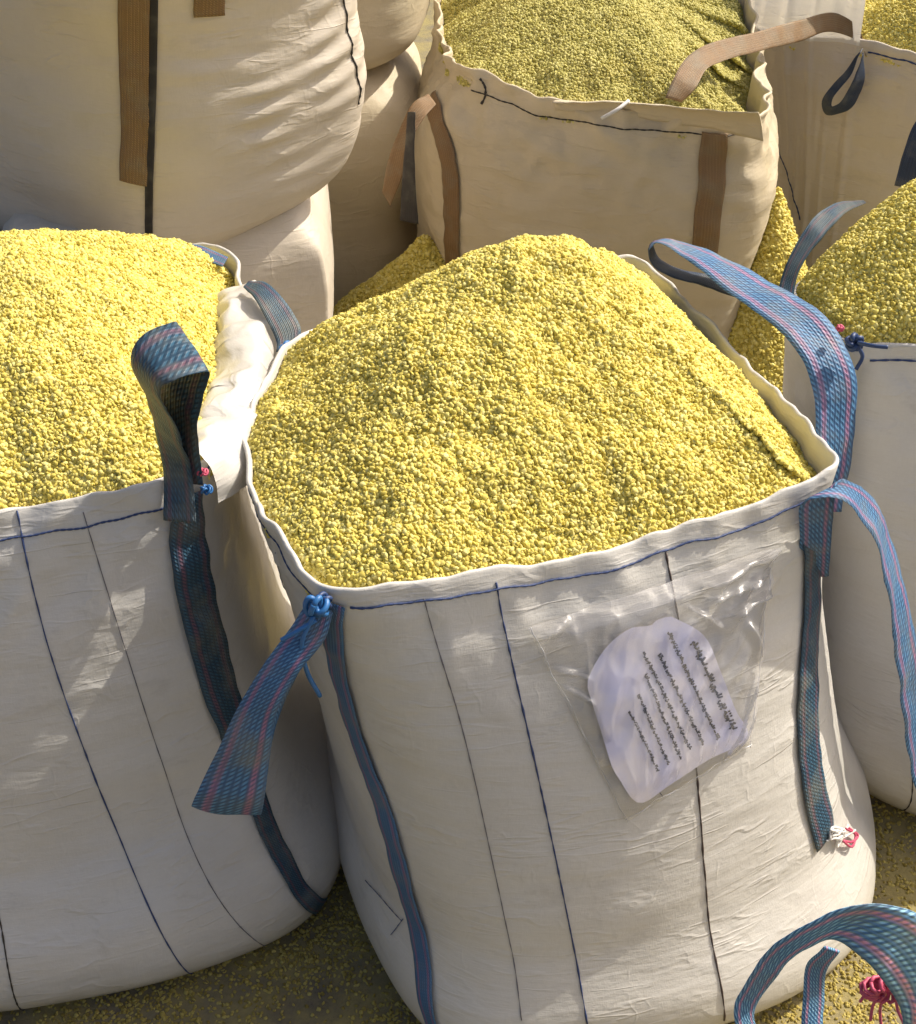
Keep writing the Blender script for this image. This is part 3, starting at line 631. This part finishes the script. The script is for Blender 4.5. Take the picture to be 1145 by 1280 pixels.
# spilled piles between the bags
def pile(cx, cy, rx, ry, h, label, seed):
    n, nr = 70, 26; Vp = [(cx, cy, h)]
    for i in range(1, nr+1):
        a = i/nr
        for j in range(n):
            q = 2*math.pi*j/n; Vp.append((cx+rx*a*math.cos(q), cy+ry*a*math.sin(q), h*(1-a)**.9))
    Vp = np.array(Vp, float); Vp[:, 2] += np.clip(Vp[:, 2]*8, 0, 1)*(.03*noise3(Vp*np.array((4, 4, 0))+seed)+.012*noise3(Vp*np.array((13, 13, 0))+seed))
    Vp[:, 2] = np.maximum(Vp[:, 2], .006)
    Fp = [(0, 1+j, 1+(j+1) % n) for j in range(n)]
    for i in range(nr-1):
        for j in range(n):
            k = (j+1) % n; b = 1+i*n; Fp.append((b+j, b+n+j, b+n+k, b+k))
    stuff('spilled_granules', Vp, Fp, SULF, GR_SPILL, label, 'granules', 'piles of spilled yellow granules')
pile(-.12, 4.35, .60, .50, .62, 'shaded pile of spilled yellow granules left of the tan bag', 1)
pile(1.07, 4.28, .34, .62, .84, 'sunlit pile of spilled yellow granules right of the tan bag', 2)

# ------------------------------------------------------------------ middle bag: stitching, straps, pouch
M_.hem_thread(.03, .93, .972, .0028, THREAD_BLUE, bagM, 160)
M_.hem_thread(3.28, 3.97, .968, .0017, THREAD_BLUE, bagM, 90)
M_.thread([(530, 748), (575, 900), (612, 1060), (652, 1275)], .0011, THREAD_GREY, bagM)
M_.thread([(620, 728), (652, 880), (692, 1060), (734, 1280)], .0020, THREAD_BLUE, bagM)
M_.thread([(832, 690), (852, 800), (872, 980), (905, 1275)], .0021, THREAD_BROWN, bagM)
M_.thread([(345, 690), (352, 740)], .0011, THREAD_BLUE, bagM, n=20)
M_.sewn([(418, 752), (424, 830), (452, 930), (487, 1030), (515, 1130), (530, 1200), (543, 1285)], .046, WEB_BLUE, bagM, widths=[.044, .052, .056, .056, .055, .048, .034])
M_.sewn([(1020, 640), (1014, 720), (1008, 850), (1012, 960), (1030, 1050)], .080, WEB_TEAL, bagM)
# right corner loop lying over to the right and hanging down
Z = lambda *a: [atz(x, y, z) for x, y, z in a]
def P3(*a): return [aty(x, y, Y) for x, y, Y in a]
strap_lr('lifting_loop', P3((1000, 720, 2.13), (1000, 672, 2.085), (1006, 628, 2.06), (1040, 622, 2.06), (1085, 660, 2.08), (1108, 740, 2.12), (1122, 840, 2.12), (1138, 960, 2.12), (1150, 1000, 2.12)),
         P3((1036, 720, 2.15), (1040, 664, 2.10), (1048, 600, 2.10), (1070, 605, 2.14), (1105, 650, 2.23), (1128, 725, 2.22), (1148, 820, 2.20), (1160, 930, 2.2), (1168, 1000, 2.2)), WEB_BLUE, bagM, seed=1)
# left front loop hanging down beside the corner
strap_lr('lifting_loop', P3((388, 745, 1.84), (372, 772, 1.81), (330, 830, 1.76), (297, 885, 1.73), (266, 950, 1.71), (243, 998, 1.70), (240, 1008, 1.712), (256, 985, 1.74), (300, 895, 1.77), (345, 815, 1.81), (390, 765, 1.85)),
         P3((415, 765, 1.80), (408, 795, 1.78), (374, 840, 1.75), (348, 885, 1.73), (337, 950, 1.72), (329, 1008, 1.71), (326, 1018, 1.722), (330, 985, 1.75), (345, 910, 1.78), (368, 850, 1.82), (405, 790, 1.86)), WEB_BLUE, bagM, n=130, seed=2, cup=.005)
knot(aty(396, 758, 1.79), .024, .0055, ROPE_BLUE, bagM, 1, tails=[P3((392, 770, 1.78), (378, 800, 1.77), (384, 840, 1.78), (400, 870, 1.79)), P3((395, 775, 1.78), (370, 790, 1.77), (352, 800, 1.77))], squash=(.8, .8, 1.2))
knot(aty(404, 752, 1.80), .014, .0045, ROPE_NAVY, bagM, 4)
# back left corner loop lying on the left bag
strap_lr('lifting_loop', P3((372, 432, 2.70), (376, 412, 2.74), (352, 372, 2.80), (330, 352, 2.86), (312, 352, 2.90)),
         P3((345, 440, 2.68), (346, 430, 2.70), (330, 395, 2.74), (316, 370, 2.80), (304, 358, 2.86)), WEB_TEAL, bagM, n=40, seed=4)
knot(aty(360, 437, 2.68), .016, .005, ROPE_BLUE, bagM, 2)
for pts in ([(458, 1100), (478, 1122), (503, 1150)], [(505, 1148), (490, 1168)], [(820, 985), (828, 995)]):
    M_.thread(pts, .0011, THREAD_BLUE, bagM, 'loose_thread', n=20, off=.003)
# frayed end at the lower right of the strap
g = Geo()
for k in range(7):
    a = rng.normal(size=(4, 2))*np.array((9, 8))
    base = np.array((1040, 1045)); u_v = M_.inv(1040+a[0, 0]*.5, 1046+a[0, 1]*.5)
    pts = [M_.surf(*map(np.array, M_.inv(1041+a[i, 0]*.8, 1045+a[i, 1]*.9)), .006+.012*abs(math.sin(i+k))) for i in range(4)]
    g.tube(smooth_path(pts, 16), .0032, 5)
g.build('frayed_end', ROPE_WHITE, bagM)
g = Geo()
for k in range(2):
    pts = [M_.surf(*map(np.array, M_.inv(x, y)), .014) for x, y in ((1050+k*4, 1035), (1062+k*3, 1045), (1058, 1058-k*6), (1046, 1050))]
    g.tube(smooth_path(pts, 16), .003, 5)
g.build('red_thread_end', ROPE_PINK, bagM)

def panel_map(quad, bag, n=30):
    q = np.array(quad, float); g = np.zeros((n, n, 3)); nn = np.zeros((n, n, 3))
    for i, b in enumerate(np.linspace(0, 1, n)):
        for j, a in enumerate(np.linspace(0, 1, n)):
            p = (q[0]*(1-a)+q[1]*a)*(1-b) + (q[3]*(1-a)+q[2]*a)*b
            u, v = bag.inv(*p); g[i, j] = bag.surf(np.array(u), np.array(v)); nn[i, j] = bag._bil(bag.Nrm, np.array(u), np.array(v))
    for _ in range(3):
        nn[1:-1, 1:-1] = (nn[:-2, 1:-1]+nn[2:, 1:-1]+nn[1:-1, :-2]+nn[1:-1, 2:]+nn[1:-1, 1:-1])/5
    nn /= np.linalg.norm(nn, axis=2)[..., None]
    def f(a, b, off=0.):
        a = np.clip(np.asarray(a, float), 0, 1)*(n-1); b = np.clip(np.asarray(b, float), 0, 1)*(n-1)
        i = np.minimum(b.astype(int), n-2); j = np.minimum(a.astype(int), n-2); x = (a-j)[..., None]; y = (b-i)[..., None]
        ev = lambda A: A[i, j]*(1-x)*(1-y)+A[i, j+1]*x*(1-y)+A[i+1, j]*(1-x)*y+A[i+1, j+1]*x*y
        o = np.asarray(off, float); o = o[..., None] if o.ndim else o
        return ev(g)+ev(nn)*o
    return f
PQ = [(658, 784), (968, 682), (937, 932), (782, 1026)]
pm = panel_map(PQ, M_)
n = 120; aa, bb = np.meshgrid(np.linspace(0, 1, n), np.linspace(0, 1, n))
edge = np.clip(np.minimum(np.minimum(aa, 1-aa), np.minimum(bb*2, 1-bb))*7, 0, 1)
p0 = pm(aa, bb)
cr = .006 + edge*(.018 + .006*np.abs(noise3(p0*11)) + .002*noise3(p0*26)) + (1-edge)*.005*noise3(p0*24)
fan = np.maximum(0, aa-.45)*np.maximum(0, 1-bb*1.4)
cr += .026*fan*(1-np.abs(np.sin(aa*17+bb*9+2.2*noise3(p0*7)))*1.6)
cr += edge*.008*(1-np.abs(noise3(np.stack((aa*9+bb*5, bb*3-aa*2, aa*0), -1)))*2.4) + .010*np.exp(-((aa-.03)/.05)**2)*np.sin(bb*30)*edge
for (a0, b0, a1, b1, wd, am) in ((.0, .06, .16, .0, .03, .02), (.02, .2, .14, .30, .02, .014), (.02, .3, .12, .42, .02, .013), (.72, .98, .98, .62, .022, .02), (.8, .98, .99, .8, .02, .014), (.66, .05, .97, .02, .03, .024), (.7, .14, .99, .10, .025, .02), (.78, .25, .99, .2, .03, .02), (.86, .3, .97, .55, .03, .02), (.6, .12, .75, .3, .02, .014)):
    ex, ey = a1-a0, b1-b0; ll = ex*ex+ey*ey; tq = np.clip(((aa-a0)*ex+(bb-b0)*ey)/ll, 0, 1)
    dq = np.hypot(aa-a0-ex*tq, bb-b0-ey*tq + .015*noise3(p0*20)); cr += am*np.maximum(0, 1-dq/wd)*np.clip(np.minimum(tq, 1-tq)*5+.2, 0, 1)
cr = np.maximum(cr, .018*edge+.004)
Vp = pm(aa, bb, cr).reshape(-1, 3)
Fp = [(i*n+j, (i+1)*n+j, (i+1)*n+j+1, i*n+j+1) for i in range(n-1) for j in range(n-1)]
pouch = build('document_pouch', Vp, Fp, FILM, bagM); pouch['label'] = 'clear crinkled plastic pouch'
g = Geo(); tt = np.linspace(.0, 1, 60); z0, o1 = np.zeros(60), np.ones(60)
wv = .012*noise3(np.stack((tt*6, tt*0+3, tt*0), 1)) + .005*noise3(np.stack((tt*19, tt*0+5, tt*0), 1))
for a_, b_ in ((z0+.012+wv, tt), (tt, o1-.012+wv), (o1-.012+wv, tt*.9+.1)):
    g.tube(pm(a_, b_, .006+.003*noise3(pm(a_, b_)*22)), .0006+.0022*np.abs(noise3(pm(a_, b_)*24)), 5)
g.build('sealed_edge', FILM_EDGE, pouch)
# sheet of paper inside it: outline in pouch pixels
PO = [(725, 880), (735, 840), (760, 800), (785, 782), (812, 778), (822, 766), (850, 776), (876, 792), (898, 840), (915, 885), (930, 916), (880, 948), (835, 978), (795, 1000), (768, 965), (742, 925)]
PB = [(725, 765), (878, 765), (930, 1000), (778, 1000)]
pp = panel_map([(715, 800), (880, 755), (945, 930), (780, 1015)], M_)
def quad_inv(px, py, q):
    q = np.array(q, float); a = b = .5
    for _ in range(12):
        p = (q[0]*(1-a)+q[1]*a)*(1-b)+(q[3]*(1-a)+q[2]*a)*b; da = (q[1]-q[0])*(1-b)+(q[2]-q[3])*b; db = (q[3]-q[0])*(1-a)+(q[2]-q[1])*a
        d = np.linalg.solve(np.stack((da, db), 1), np.array((px, py))-p); a += d[0]; b += d[1]
    return a, b
PQ2 = [(715, 800), (880, 755), (945, 930), (780, 1015)]
ol = smooth_path(np.array([quad_inv(x, y, PQ2) for x, y in PO]+[quad_inv(*PO[0], PQ2)]), 65)[:-1]
cen = ol.mean(0); Vq = []; Fq = []; K = 10
for k in range(K+1):
    for p in ol:
        q = cen+(p-cen)*k/K; Vq.append(q)
Vq = np.array(Vq); w3 = pm(.5, .5)
def paper_off(a, b): return .0115 + .002*np.sin(a*5+b*3)
PV = pp(Vq[:, 0], Vq[:, 1], paper_off(Vq[:, 0], Vq[:, 1])); m_ = len(ol)
for k in range(K):
    for j in range(m_):
        Fq.append((k*m_+j, k*m_+(j+1) % m_, (k+1)*m_+(j+1) % m_, (k+1)*m_+j))
build('paper_sheet', PV, Fq, PAPER, pouch)
# handwriting: lines of cursive strokes, each line given by its two ends in the photograph
g = Geo(); hr = random.Random(3)
def write_line(p0, p1, amp, rad, words):
    p0 = np.array(p0, float); p1 = np.array(p1, float); d = p1-p0; L = np.hypot(*d); d /= L; nrm = np.array((d[1], -d[0]))
    LET = [[(0, 0), (.35, .05), (.5, .65), (.6, .05), (1, 0)], [(0, 0), (.3, .1), (.4, .5), (.5, .05), (.75, .45), (.85, .05), (1.1, 0)],
           [(0, .1), (.1, -.55), (.6, -.85), (1.05, -.45), (1.15, .25)], [(0, 0), (.2, .7), (.6, .8), (.7, .3), (.3, .1), (1, 0)],
           [(0, 0), (.5, .1), (.3, 1.0), (.1, 1.6)], [(0, 0), (.3, -.1), (.6, .1), (1.0, .9), (.5, 1.2)], [(0, 0), (.5, 0), (.7, -.5), (.3, -1.1)]]
    def put(q):
        W = []
        for p in q:
            w = p0+d*p[0]+nrm*p[1]; a, b = quad_inv(w[0], w[1], PQ2); W.append(pp(np.array(a), np.array(b), paper_off(a, b)+.0012))
        return np.array(W)
    x = 0.0; pts = []
    while x < L-2:
        n_let = hr.randint(2, 5); pts = []
        for _ in range(n_let):
            sc_ = amp*hr.uniform(.8, 1.2)
            for (lx, ly) in hr.choice(LET): pts.append((x+lx*sc_, ly*sc_*.9+hr.uniform(-.1, .1)*amp))
            if hr.random() < .5:
                yy = amp*hr.choice((1.35, -1.0)); g.tube(put([(x+.4*sc_, yy), (x+.4*sc_+.9, yy+.2)]), rad*1.25, 4)
            x += sc_*1.05
            if x > L: break
        g.tube(put(smooth_path(np.array(pts), len(pts)*3)), rad, 4)
        if hr.random() < .4: g.tube(put([(x+.2*amp, -.1*amp), (x+.35*amp, 1.5*amp)]), rad, 4); x += .5*amp
        x += hr.uniform(.5, 1.0)*amp
write_line((862, 800), (910, 905), 3.4, .0022, (9, 20))
write_line((832, 788), (893, 921), 1.9, .0014, (8, 26))
write_line((820, 815), (876, 930), 1.8, .0013, (8, 26))
write_line((800, 812), (860, 936), 1.8, .0013, (8, 26))
write_line((803, 840), (847, 945), 1.6, .0012, (8, 30))
write_line((794, 865), (832, 952), 1.5, .0011, (8, 30))
write_line((783, 885), (820, 962), 1.4, .0010, (8, 30))
g.build('handwriting', INK, pouch)

# ------------------------------------------------------------------ left bag: details
L_.hem_thread(.2, .95, .955, .0026, THREAD_BLUE, bagL, 150)
L_.hem_thread(1.05, 1.75, .985, .0018, THREAD_BLUE, bagL, 90)
L_.thread([(20, 632), (50, 770), (110, 950), (180, 1120), (242, 1228)], .0018, THREAD_BLUE, bagL)
L_.thread([(104, 640), (150, 790), (205, 960), (265, 1110), (318, 1205)], .0011, THREAD_GREY, bagL)
L_.thread([(-60, 1000), (0, 1150), (66, 1272)], .0019, THREAD_BLACK, bagL)
L_.sewn([(232, 615), (238, 700), (255, 790), (280, 880), (308, 960), (340, 1050), (380, 1120), (408, 1162)], .085, WEB_TEAL, bagL, wav=.012, widths=[.075, .085, .085, .08, .06, .045, .04, .04])
strap_lr('lifting_loop', Z((205, 650, 1.10), (204, 585, 1.19), (183, 500, 1.34), (165, 440, 1.46), (178, 422, 1.475), (222, 402, 1.475), (208, 425, 1.45), (193, 510, 1.31), (212, 600, 1.16)),
         Z((245, 655, 1.10), (240, 595, 1.19), (222, 540, 1.33), (202, 484, 1.46), (214, 478, 1.475), (261, 464, 1.475), (257, 482, 1.44), (247, 540, 1.31), (254, 606, 1.16)), WEB_TEAL, bagL, n=110, seed=5)
knot(aty(253, 590, 2.13), .010, .0022, ROPE_PINK, bagL, 3)
knot(aty(258, 612, 2.12), .011, .0024, ROPE_BLUE, bagL, 5)
# liner folded over the rim between the two bags
u0 = np.linspace(1.02, 1.80, 150); rows = []
for k, (of, vv) in enumerate(((-.09, -.03), (-.06, .010), (-.02, .022), (.022, .014), (.045, -.02), (.05, -.07))):
    p = L_.surf(u0, u0*0+1.0); nr = L_._bil(L_.Nrm, u0, u0*0+.97); nr[:, 2] = 0; nr /= np.linalg.norm(nr, axis=1)[:, None]
    w = 1+.35*noise3(np.stack((u0*6, u0*0+k*.6, u0*0), 1))
    p = p + nr*(of*w)[:, None]; p[:, 2] += vv*w + .008*noise3(np.stack((u0*8, u0*0+k*.9, u0*0+4), 1)) + .006
    rows.append(p)
rows = [smooth_path(np.array([r[i] for r in rows]), 40) for i in range(len(u0))]
G3 = np.array(rows).transpose(1, 0, 2)
G3[..., 2] += .008*(1-2.2*np.abs(noise3(G3*np.array((13, 6, 6))))) + .002*noise3(G3*34)
G3[..., 0] += .012*noise3(G3*np.array((14, 22, 14))+7); nn_, mm_ = G3.shape[:2]
build('liner_fold', G3.reshape(-1, 3), [(i*mm_+j, i*mm_+j+1, (i+1)*mm_+j+1, (i+1)*mm_+j) for i in range(nn_-1) for j in range(mm_-1)], LINER, bagL)
# back rim loop of blue webbing seen over the heap
strap_lr('lifting_loop', P3((205, 302, 3.08), (235, 304, 3.08), (265, 312, 3.07), (285, 322, 3.05)), P3((215, 314, 3.05), (240, 320, 3.05), (262, 328, 3.03), (278, 334, 3.02)), WEB_BLUE, bagL, n=30, seed=6)

# ------------------------------------------------------------------ right bag: details
R_.hem_thread(.04, .8, .972, .0028, THREAD_BLUE, bagR, 90)
R_.thread([(1141, 950), (1139, 1000), (1136, 1040)], .0018, THREAD_BLACK, bagR, n=20)
knot(aty(1068, 428, 2.56), .016, .006, ROPE_NAVY, bagR, 2, tails=[P3((1072, 432, 2.55), (1078, 445, 2.54), (1070, 462, 2.53)), P3((1072, 428, 2.55), (1090, 432, 2.53), (1110, 434, 2.52))])
knot(aty(1050, 410, 2.60), .007, .003, ROPE_PINK, bagR, 7)
strap_lr('lifting_loop', P3((1012, 640, 2.42), (1020, 540, 2.46), (1012, 470, 2.53), (975, 415, 2.63), (905, 362, 2.78), (850, 318, 2.92), (818, 303, 2.97), (811, 312, 2.96)),
         P3((1052, 640, 2.46), (1068, 540, 2.52), (1066, 455, 2.57), (1035, 400, 2.66), (950, 345, 2.84), (885, 313, 2.97), (835, 299, 3.03), (818, 302, 3.02)), WEB_BLUE, bagR, n=100, seed=7)
strap_lr('lifting_loop', P3((811, 312, 2.96), (812, 326, 2.95), (830, 343, 2.92), (875, 356, 2.86), (935, 378, 2.78), (985, 412, 2.70), (1030, 450, 2.64)),
         P3((816, 302, 3.02), (822, 320, 3.01), (850, 335, 2.98), (895, 345, 2.94), (950, 368, 2.86), (1000, 400, 2.78), (1045, 440, 2.68)), WEB_NAVY, bagR, n=80, seed=8)
strap_lr('lifting_loop', P3((972, 365, 2.80), (985, 325, 2.84), (1012, 278, 2.90), (1040, 256, 2.98), (1078, 250, 3.1)),
         P3((992, 372, 2.80), (1000, 335, 2.84), (1030, 295, 2.90), (1055, 268, 2.98), (1082, 254, 3.1)), WEB_TEAL, bagR, n=50, seed=9)
strap_lr('lifting_loop', P3((1118, 232, 3.55), (1128, 195, 3.57), (1146, 150, 3.6), (1190, 120, 3.6)), P3((1152, 238, 3.5), (1160, 205, 3.52), (1175, 175, 3.55), (1205, 150, 3.55)), WEB_NAVY, bagR, n=30, seed=10)

# ------------------------------------------------------------------ centre back bag: details
C_.hem_thread(.02, .99, .95, .0026, THREAD_BLACK, bagC, 120)
C_.sewn([(540, 122), (550, 160), (562, 205), (565, 270), (567, 335)], .07, WEB_BROWN, bagC)
C_.sewn([(893, 165), (890, 210), (885, 265), (880, 320)], .085, WEB_BROWN, bagC)
C_.thread([(600, 98), (607, 112), (602, 130)], .004, THREAD_BLACK, bagC, 'corner_stitch', 16)
strap_lr('lifting_loop', P3((535, 118, 4.18), (515, 130, 4.12), (498, 165, 4.08), (484, 205, 4.08), (478, 240, 4.10)), P3((545, 130, 4.14), (530, 148, 4.08), (513, 180, 4.04), (505, 215, 4.05), (488, 258, 4.08)), WEB_BROWN, bagC, n=40, seed=11)
strap_lr('lifting_loop', P3((510, 140, 4.02), (505, 190, 4.0), (502, 235, 4.0), (500, 275, 4.0)), P3((520, 140, 4.0), (518, 190, 3.98), (520, 235, 3.98), (523, 280, 3.98)), WEB_BLACK, bagC, n=30, seed=12)
strap_lr('rim_flap', Z((690, 128, 1.205), (760, 128, 1.22), (830, 132, 1.23), (900, 138, 1.24), (948, 140, 1.24)), Z((692, 138, 1.17), (760, 142, 1.17), (830, 152, 1.16), (900, 164, 1.15), (954, 176, 1.13)), FAB_TAN, bagC, n=60, m=12, thick=.006, cup=.015, seed=17)
g = Geo(); g.tube(smooth_path(P3((752, 148, 3.98), (770, 138, 3.97), (786, 126, 4.0)), 14), .006, 6); g.build('white_tie', ROPE_WHITE, bagC)

# ------------------------------------------------------------------ grey bag: details
G_.hem_thread(.02, .9, .97, .0035, THREAD_BLUE, bagG, 80)
G_.thread([(958, 110), (968, 165), (985, 220), (1000, 275)], .003, THREAD_BLUE, bagG)
gy = GA[1]
strap_lr('lifting_loop', Z((1082, 70, 1.10), (1074, 36, 1.18), (1050, 18, 1.23), (1000, 25, 1.26), (945, 40, 1.29), (895, 52, 1.31), (862, 68, 1.31), (842, 98, 1.28), (832, 122, 1.24)),
         Z((1078, 62, 1.08), (1070, 50, 1.14), (1040, 40, 1.18), (1000, 52, 1.20), (950, 64, 1.24), (905, 76, 1.27), (882, 88, 1.28), (868, 112, 1.25), (852, 128, 1.22)), WEB_BROWN, bagG, n=90, seed=13)
hy = gy-.10
strap_lr('hanging_loop', P3((1078, 60, hy), (1060, 85, hy), (1027, 128, hy), (1032, 143, hy), (1060, 138, hy), (1079, 108, hy), (1080, 65, hy+.02)),
         P3((1075, 66, hy-.01), (1065, 92, hy-.02), (1040, 126, hy-.03), (1040, 133, hy-.03), (1047, 131, hy-.03), (1067, 98, hy-.02), (1078, 70, hy)), WEB_NAVY, bagG, n=50, seed=14)
# collar of liner film standing up from the left rim
u0 = np.linspace(3.03, 3.97, 60); rows = []
for k in range(14):
    q = k/13; p = G_.surf(u0, u0*0+.985, .004); nr = G_._bil(G_.Nrm, u0, u0*0+.95); nr[:, 2] = 0; nr /= np.linalg.norm(nr, axis=1)[:, None]
    p = p - nr*.05*q
    p += nr*(.02*q*noise3(np.stack((u0*12, u0*0+q*2, u0*0), 1)))[:, None]; p[:, 2] += .50*q*(1-.2*np.abs(noise3(np.stack((u0*5, u0*0, u0*0+2), 1))))
    rows.append(p)
G3 = np.array(rows)
build('liner_collar', G3.reshape(-1, 3), [(i*60+j, i*60+j+1, (i+1)*60+j+1, (i+1)*60+j) for i in range(13) for j in range(59)], LINER, bagG)

# ------------------------------------------------------------------ stacked bag: details
U_.sewn([(168, -30), (168, 60), (170, 150), (168, 228)], .072, WEB_BROWN, bagU)
U_.sewn([(192, -30), (191, 90), (188, 200), (187, 298)], .020, WEB_BLACK, bagU, 'corner_seam', n=40, m=5, wav=.002)
U_.sewn([(261, -40), (261, 20)], .078, WEB_BROWN, bagU, n=12)
U_.thread([(430, -10), (440, 60), (448, 130)], .003, THREAD_BLACK, bagU, n=40)

# ------------------------------------------------------------------ near bag below the frame and its loop
bagN = empty('bulk_bag', (.85, .55, 0), 'near bulk bag with only its blue and red corner loop showing at lower right', 'bulk bag', 'open bulk bags heaped with yellow granules')
ND = xy(1125, 1330, 1.10); qn = [(ND[0]-.05, ND[1]-.9), (ND[0]+.9, ND[1]-.95), (ND[0]+.95, ND[1]-.05), ND]
N_ = Bag([(0, 0, ins(qn, .05), [.03]*4, .12), (.05, .03, qn, [.03]*4, .1), (1, 1.10, qn, [.02]*4, .05)], M=50, N=200, seed=11)
N_.body('fabric_body', FAB_WHITE, bagN)
heap(N_, (ND[0]+.45, ND[1]-.5, 1.36), 'mound of yellow granules in the near bag below the frame', seed=6)
strap_lr('lifting_loop', Z((1118, 1345, 1.04), (1040, 1352, 1.06), (960, 1335, 1.11), (918, 1275, 1.18), (948, 1205, 1.27), (1005, 1157, 1.34), (1060, 1134, 1.37), (1112, 1130, 1.37), (1160, 1150, 1.33), (1190, 1200, 1.26), (1188, 1290, 1.16), (1150, 1340, 1.06)),
         Z((1118, 1320, 1.06), (1045, 1318, 1.07), (975, 1312, 1.11), (942, 1270, 1.17), (965, 1228, 1.23), (1005, 1188, 1.29), (1040, 1174, 1.31), (1075, 1195, 1.30), (1105, 1228, 1.25), (1125, 1260, 1.2), (1128, 1300, 1.13), (1118, 1335, 1.06)), WEB_NEAR, bagN, n=120, m=13, seed=15)
strap_lr('lifting_loop', Z((1100, 1345, 1.04), (1030, 1335, 1.07), (1003, 1290, 1.11), (1003, 1250, 1.15), (1008, 1205, 1.2), (1030, 1182, 1.25)), Z((1100, 1325, 1.05), (1050, 1318, 1.07), (1029, 1285, 1.11), (1029, 1250, 1.14), (1032, 1215, 1.19), (1050, 1190, 1.24)), WEB_NEAR, bagN, n=60, seed=16)
knot(atz(1114, 1236, 1.2), .024, .0026, ROPE_PINK, bagN, 6, turns=17, squash=(1.6, .8, .8), tails=[Z((1100, 1235, 1.2), (1085, 1240, 1.19), (1075, 1252, 1.17)), Z((1105, 1245, 1.2), (1092, 1255, 1.17), (1088, 1275, 1.14)), Z((1120, 1245, 1.2), (1122, 1262, 1.17), (1130, 1280, 1.14)), Z((1125, 1240, 1.2), (1150, 1245, 1.18), (1175, 1240, 1.17)), Z((1112, 1240, 1.2), (1130, 1250, 1.18), (1160, 1262, 1.16)), Z((1105, 1240, 1.2), (1100, 1265, 1.15), (1104, 1300, 1.1))])
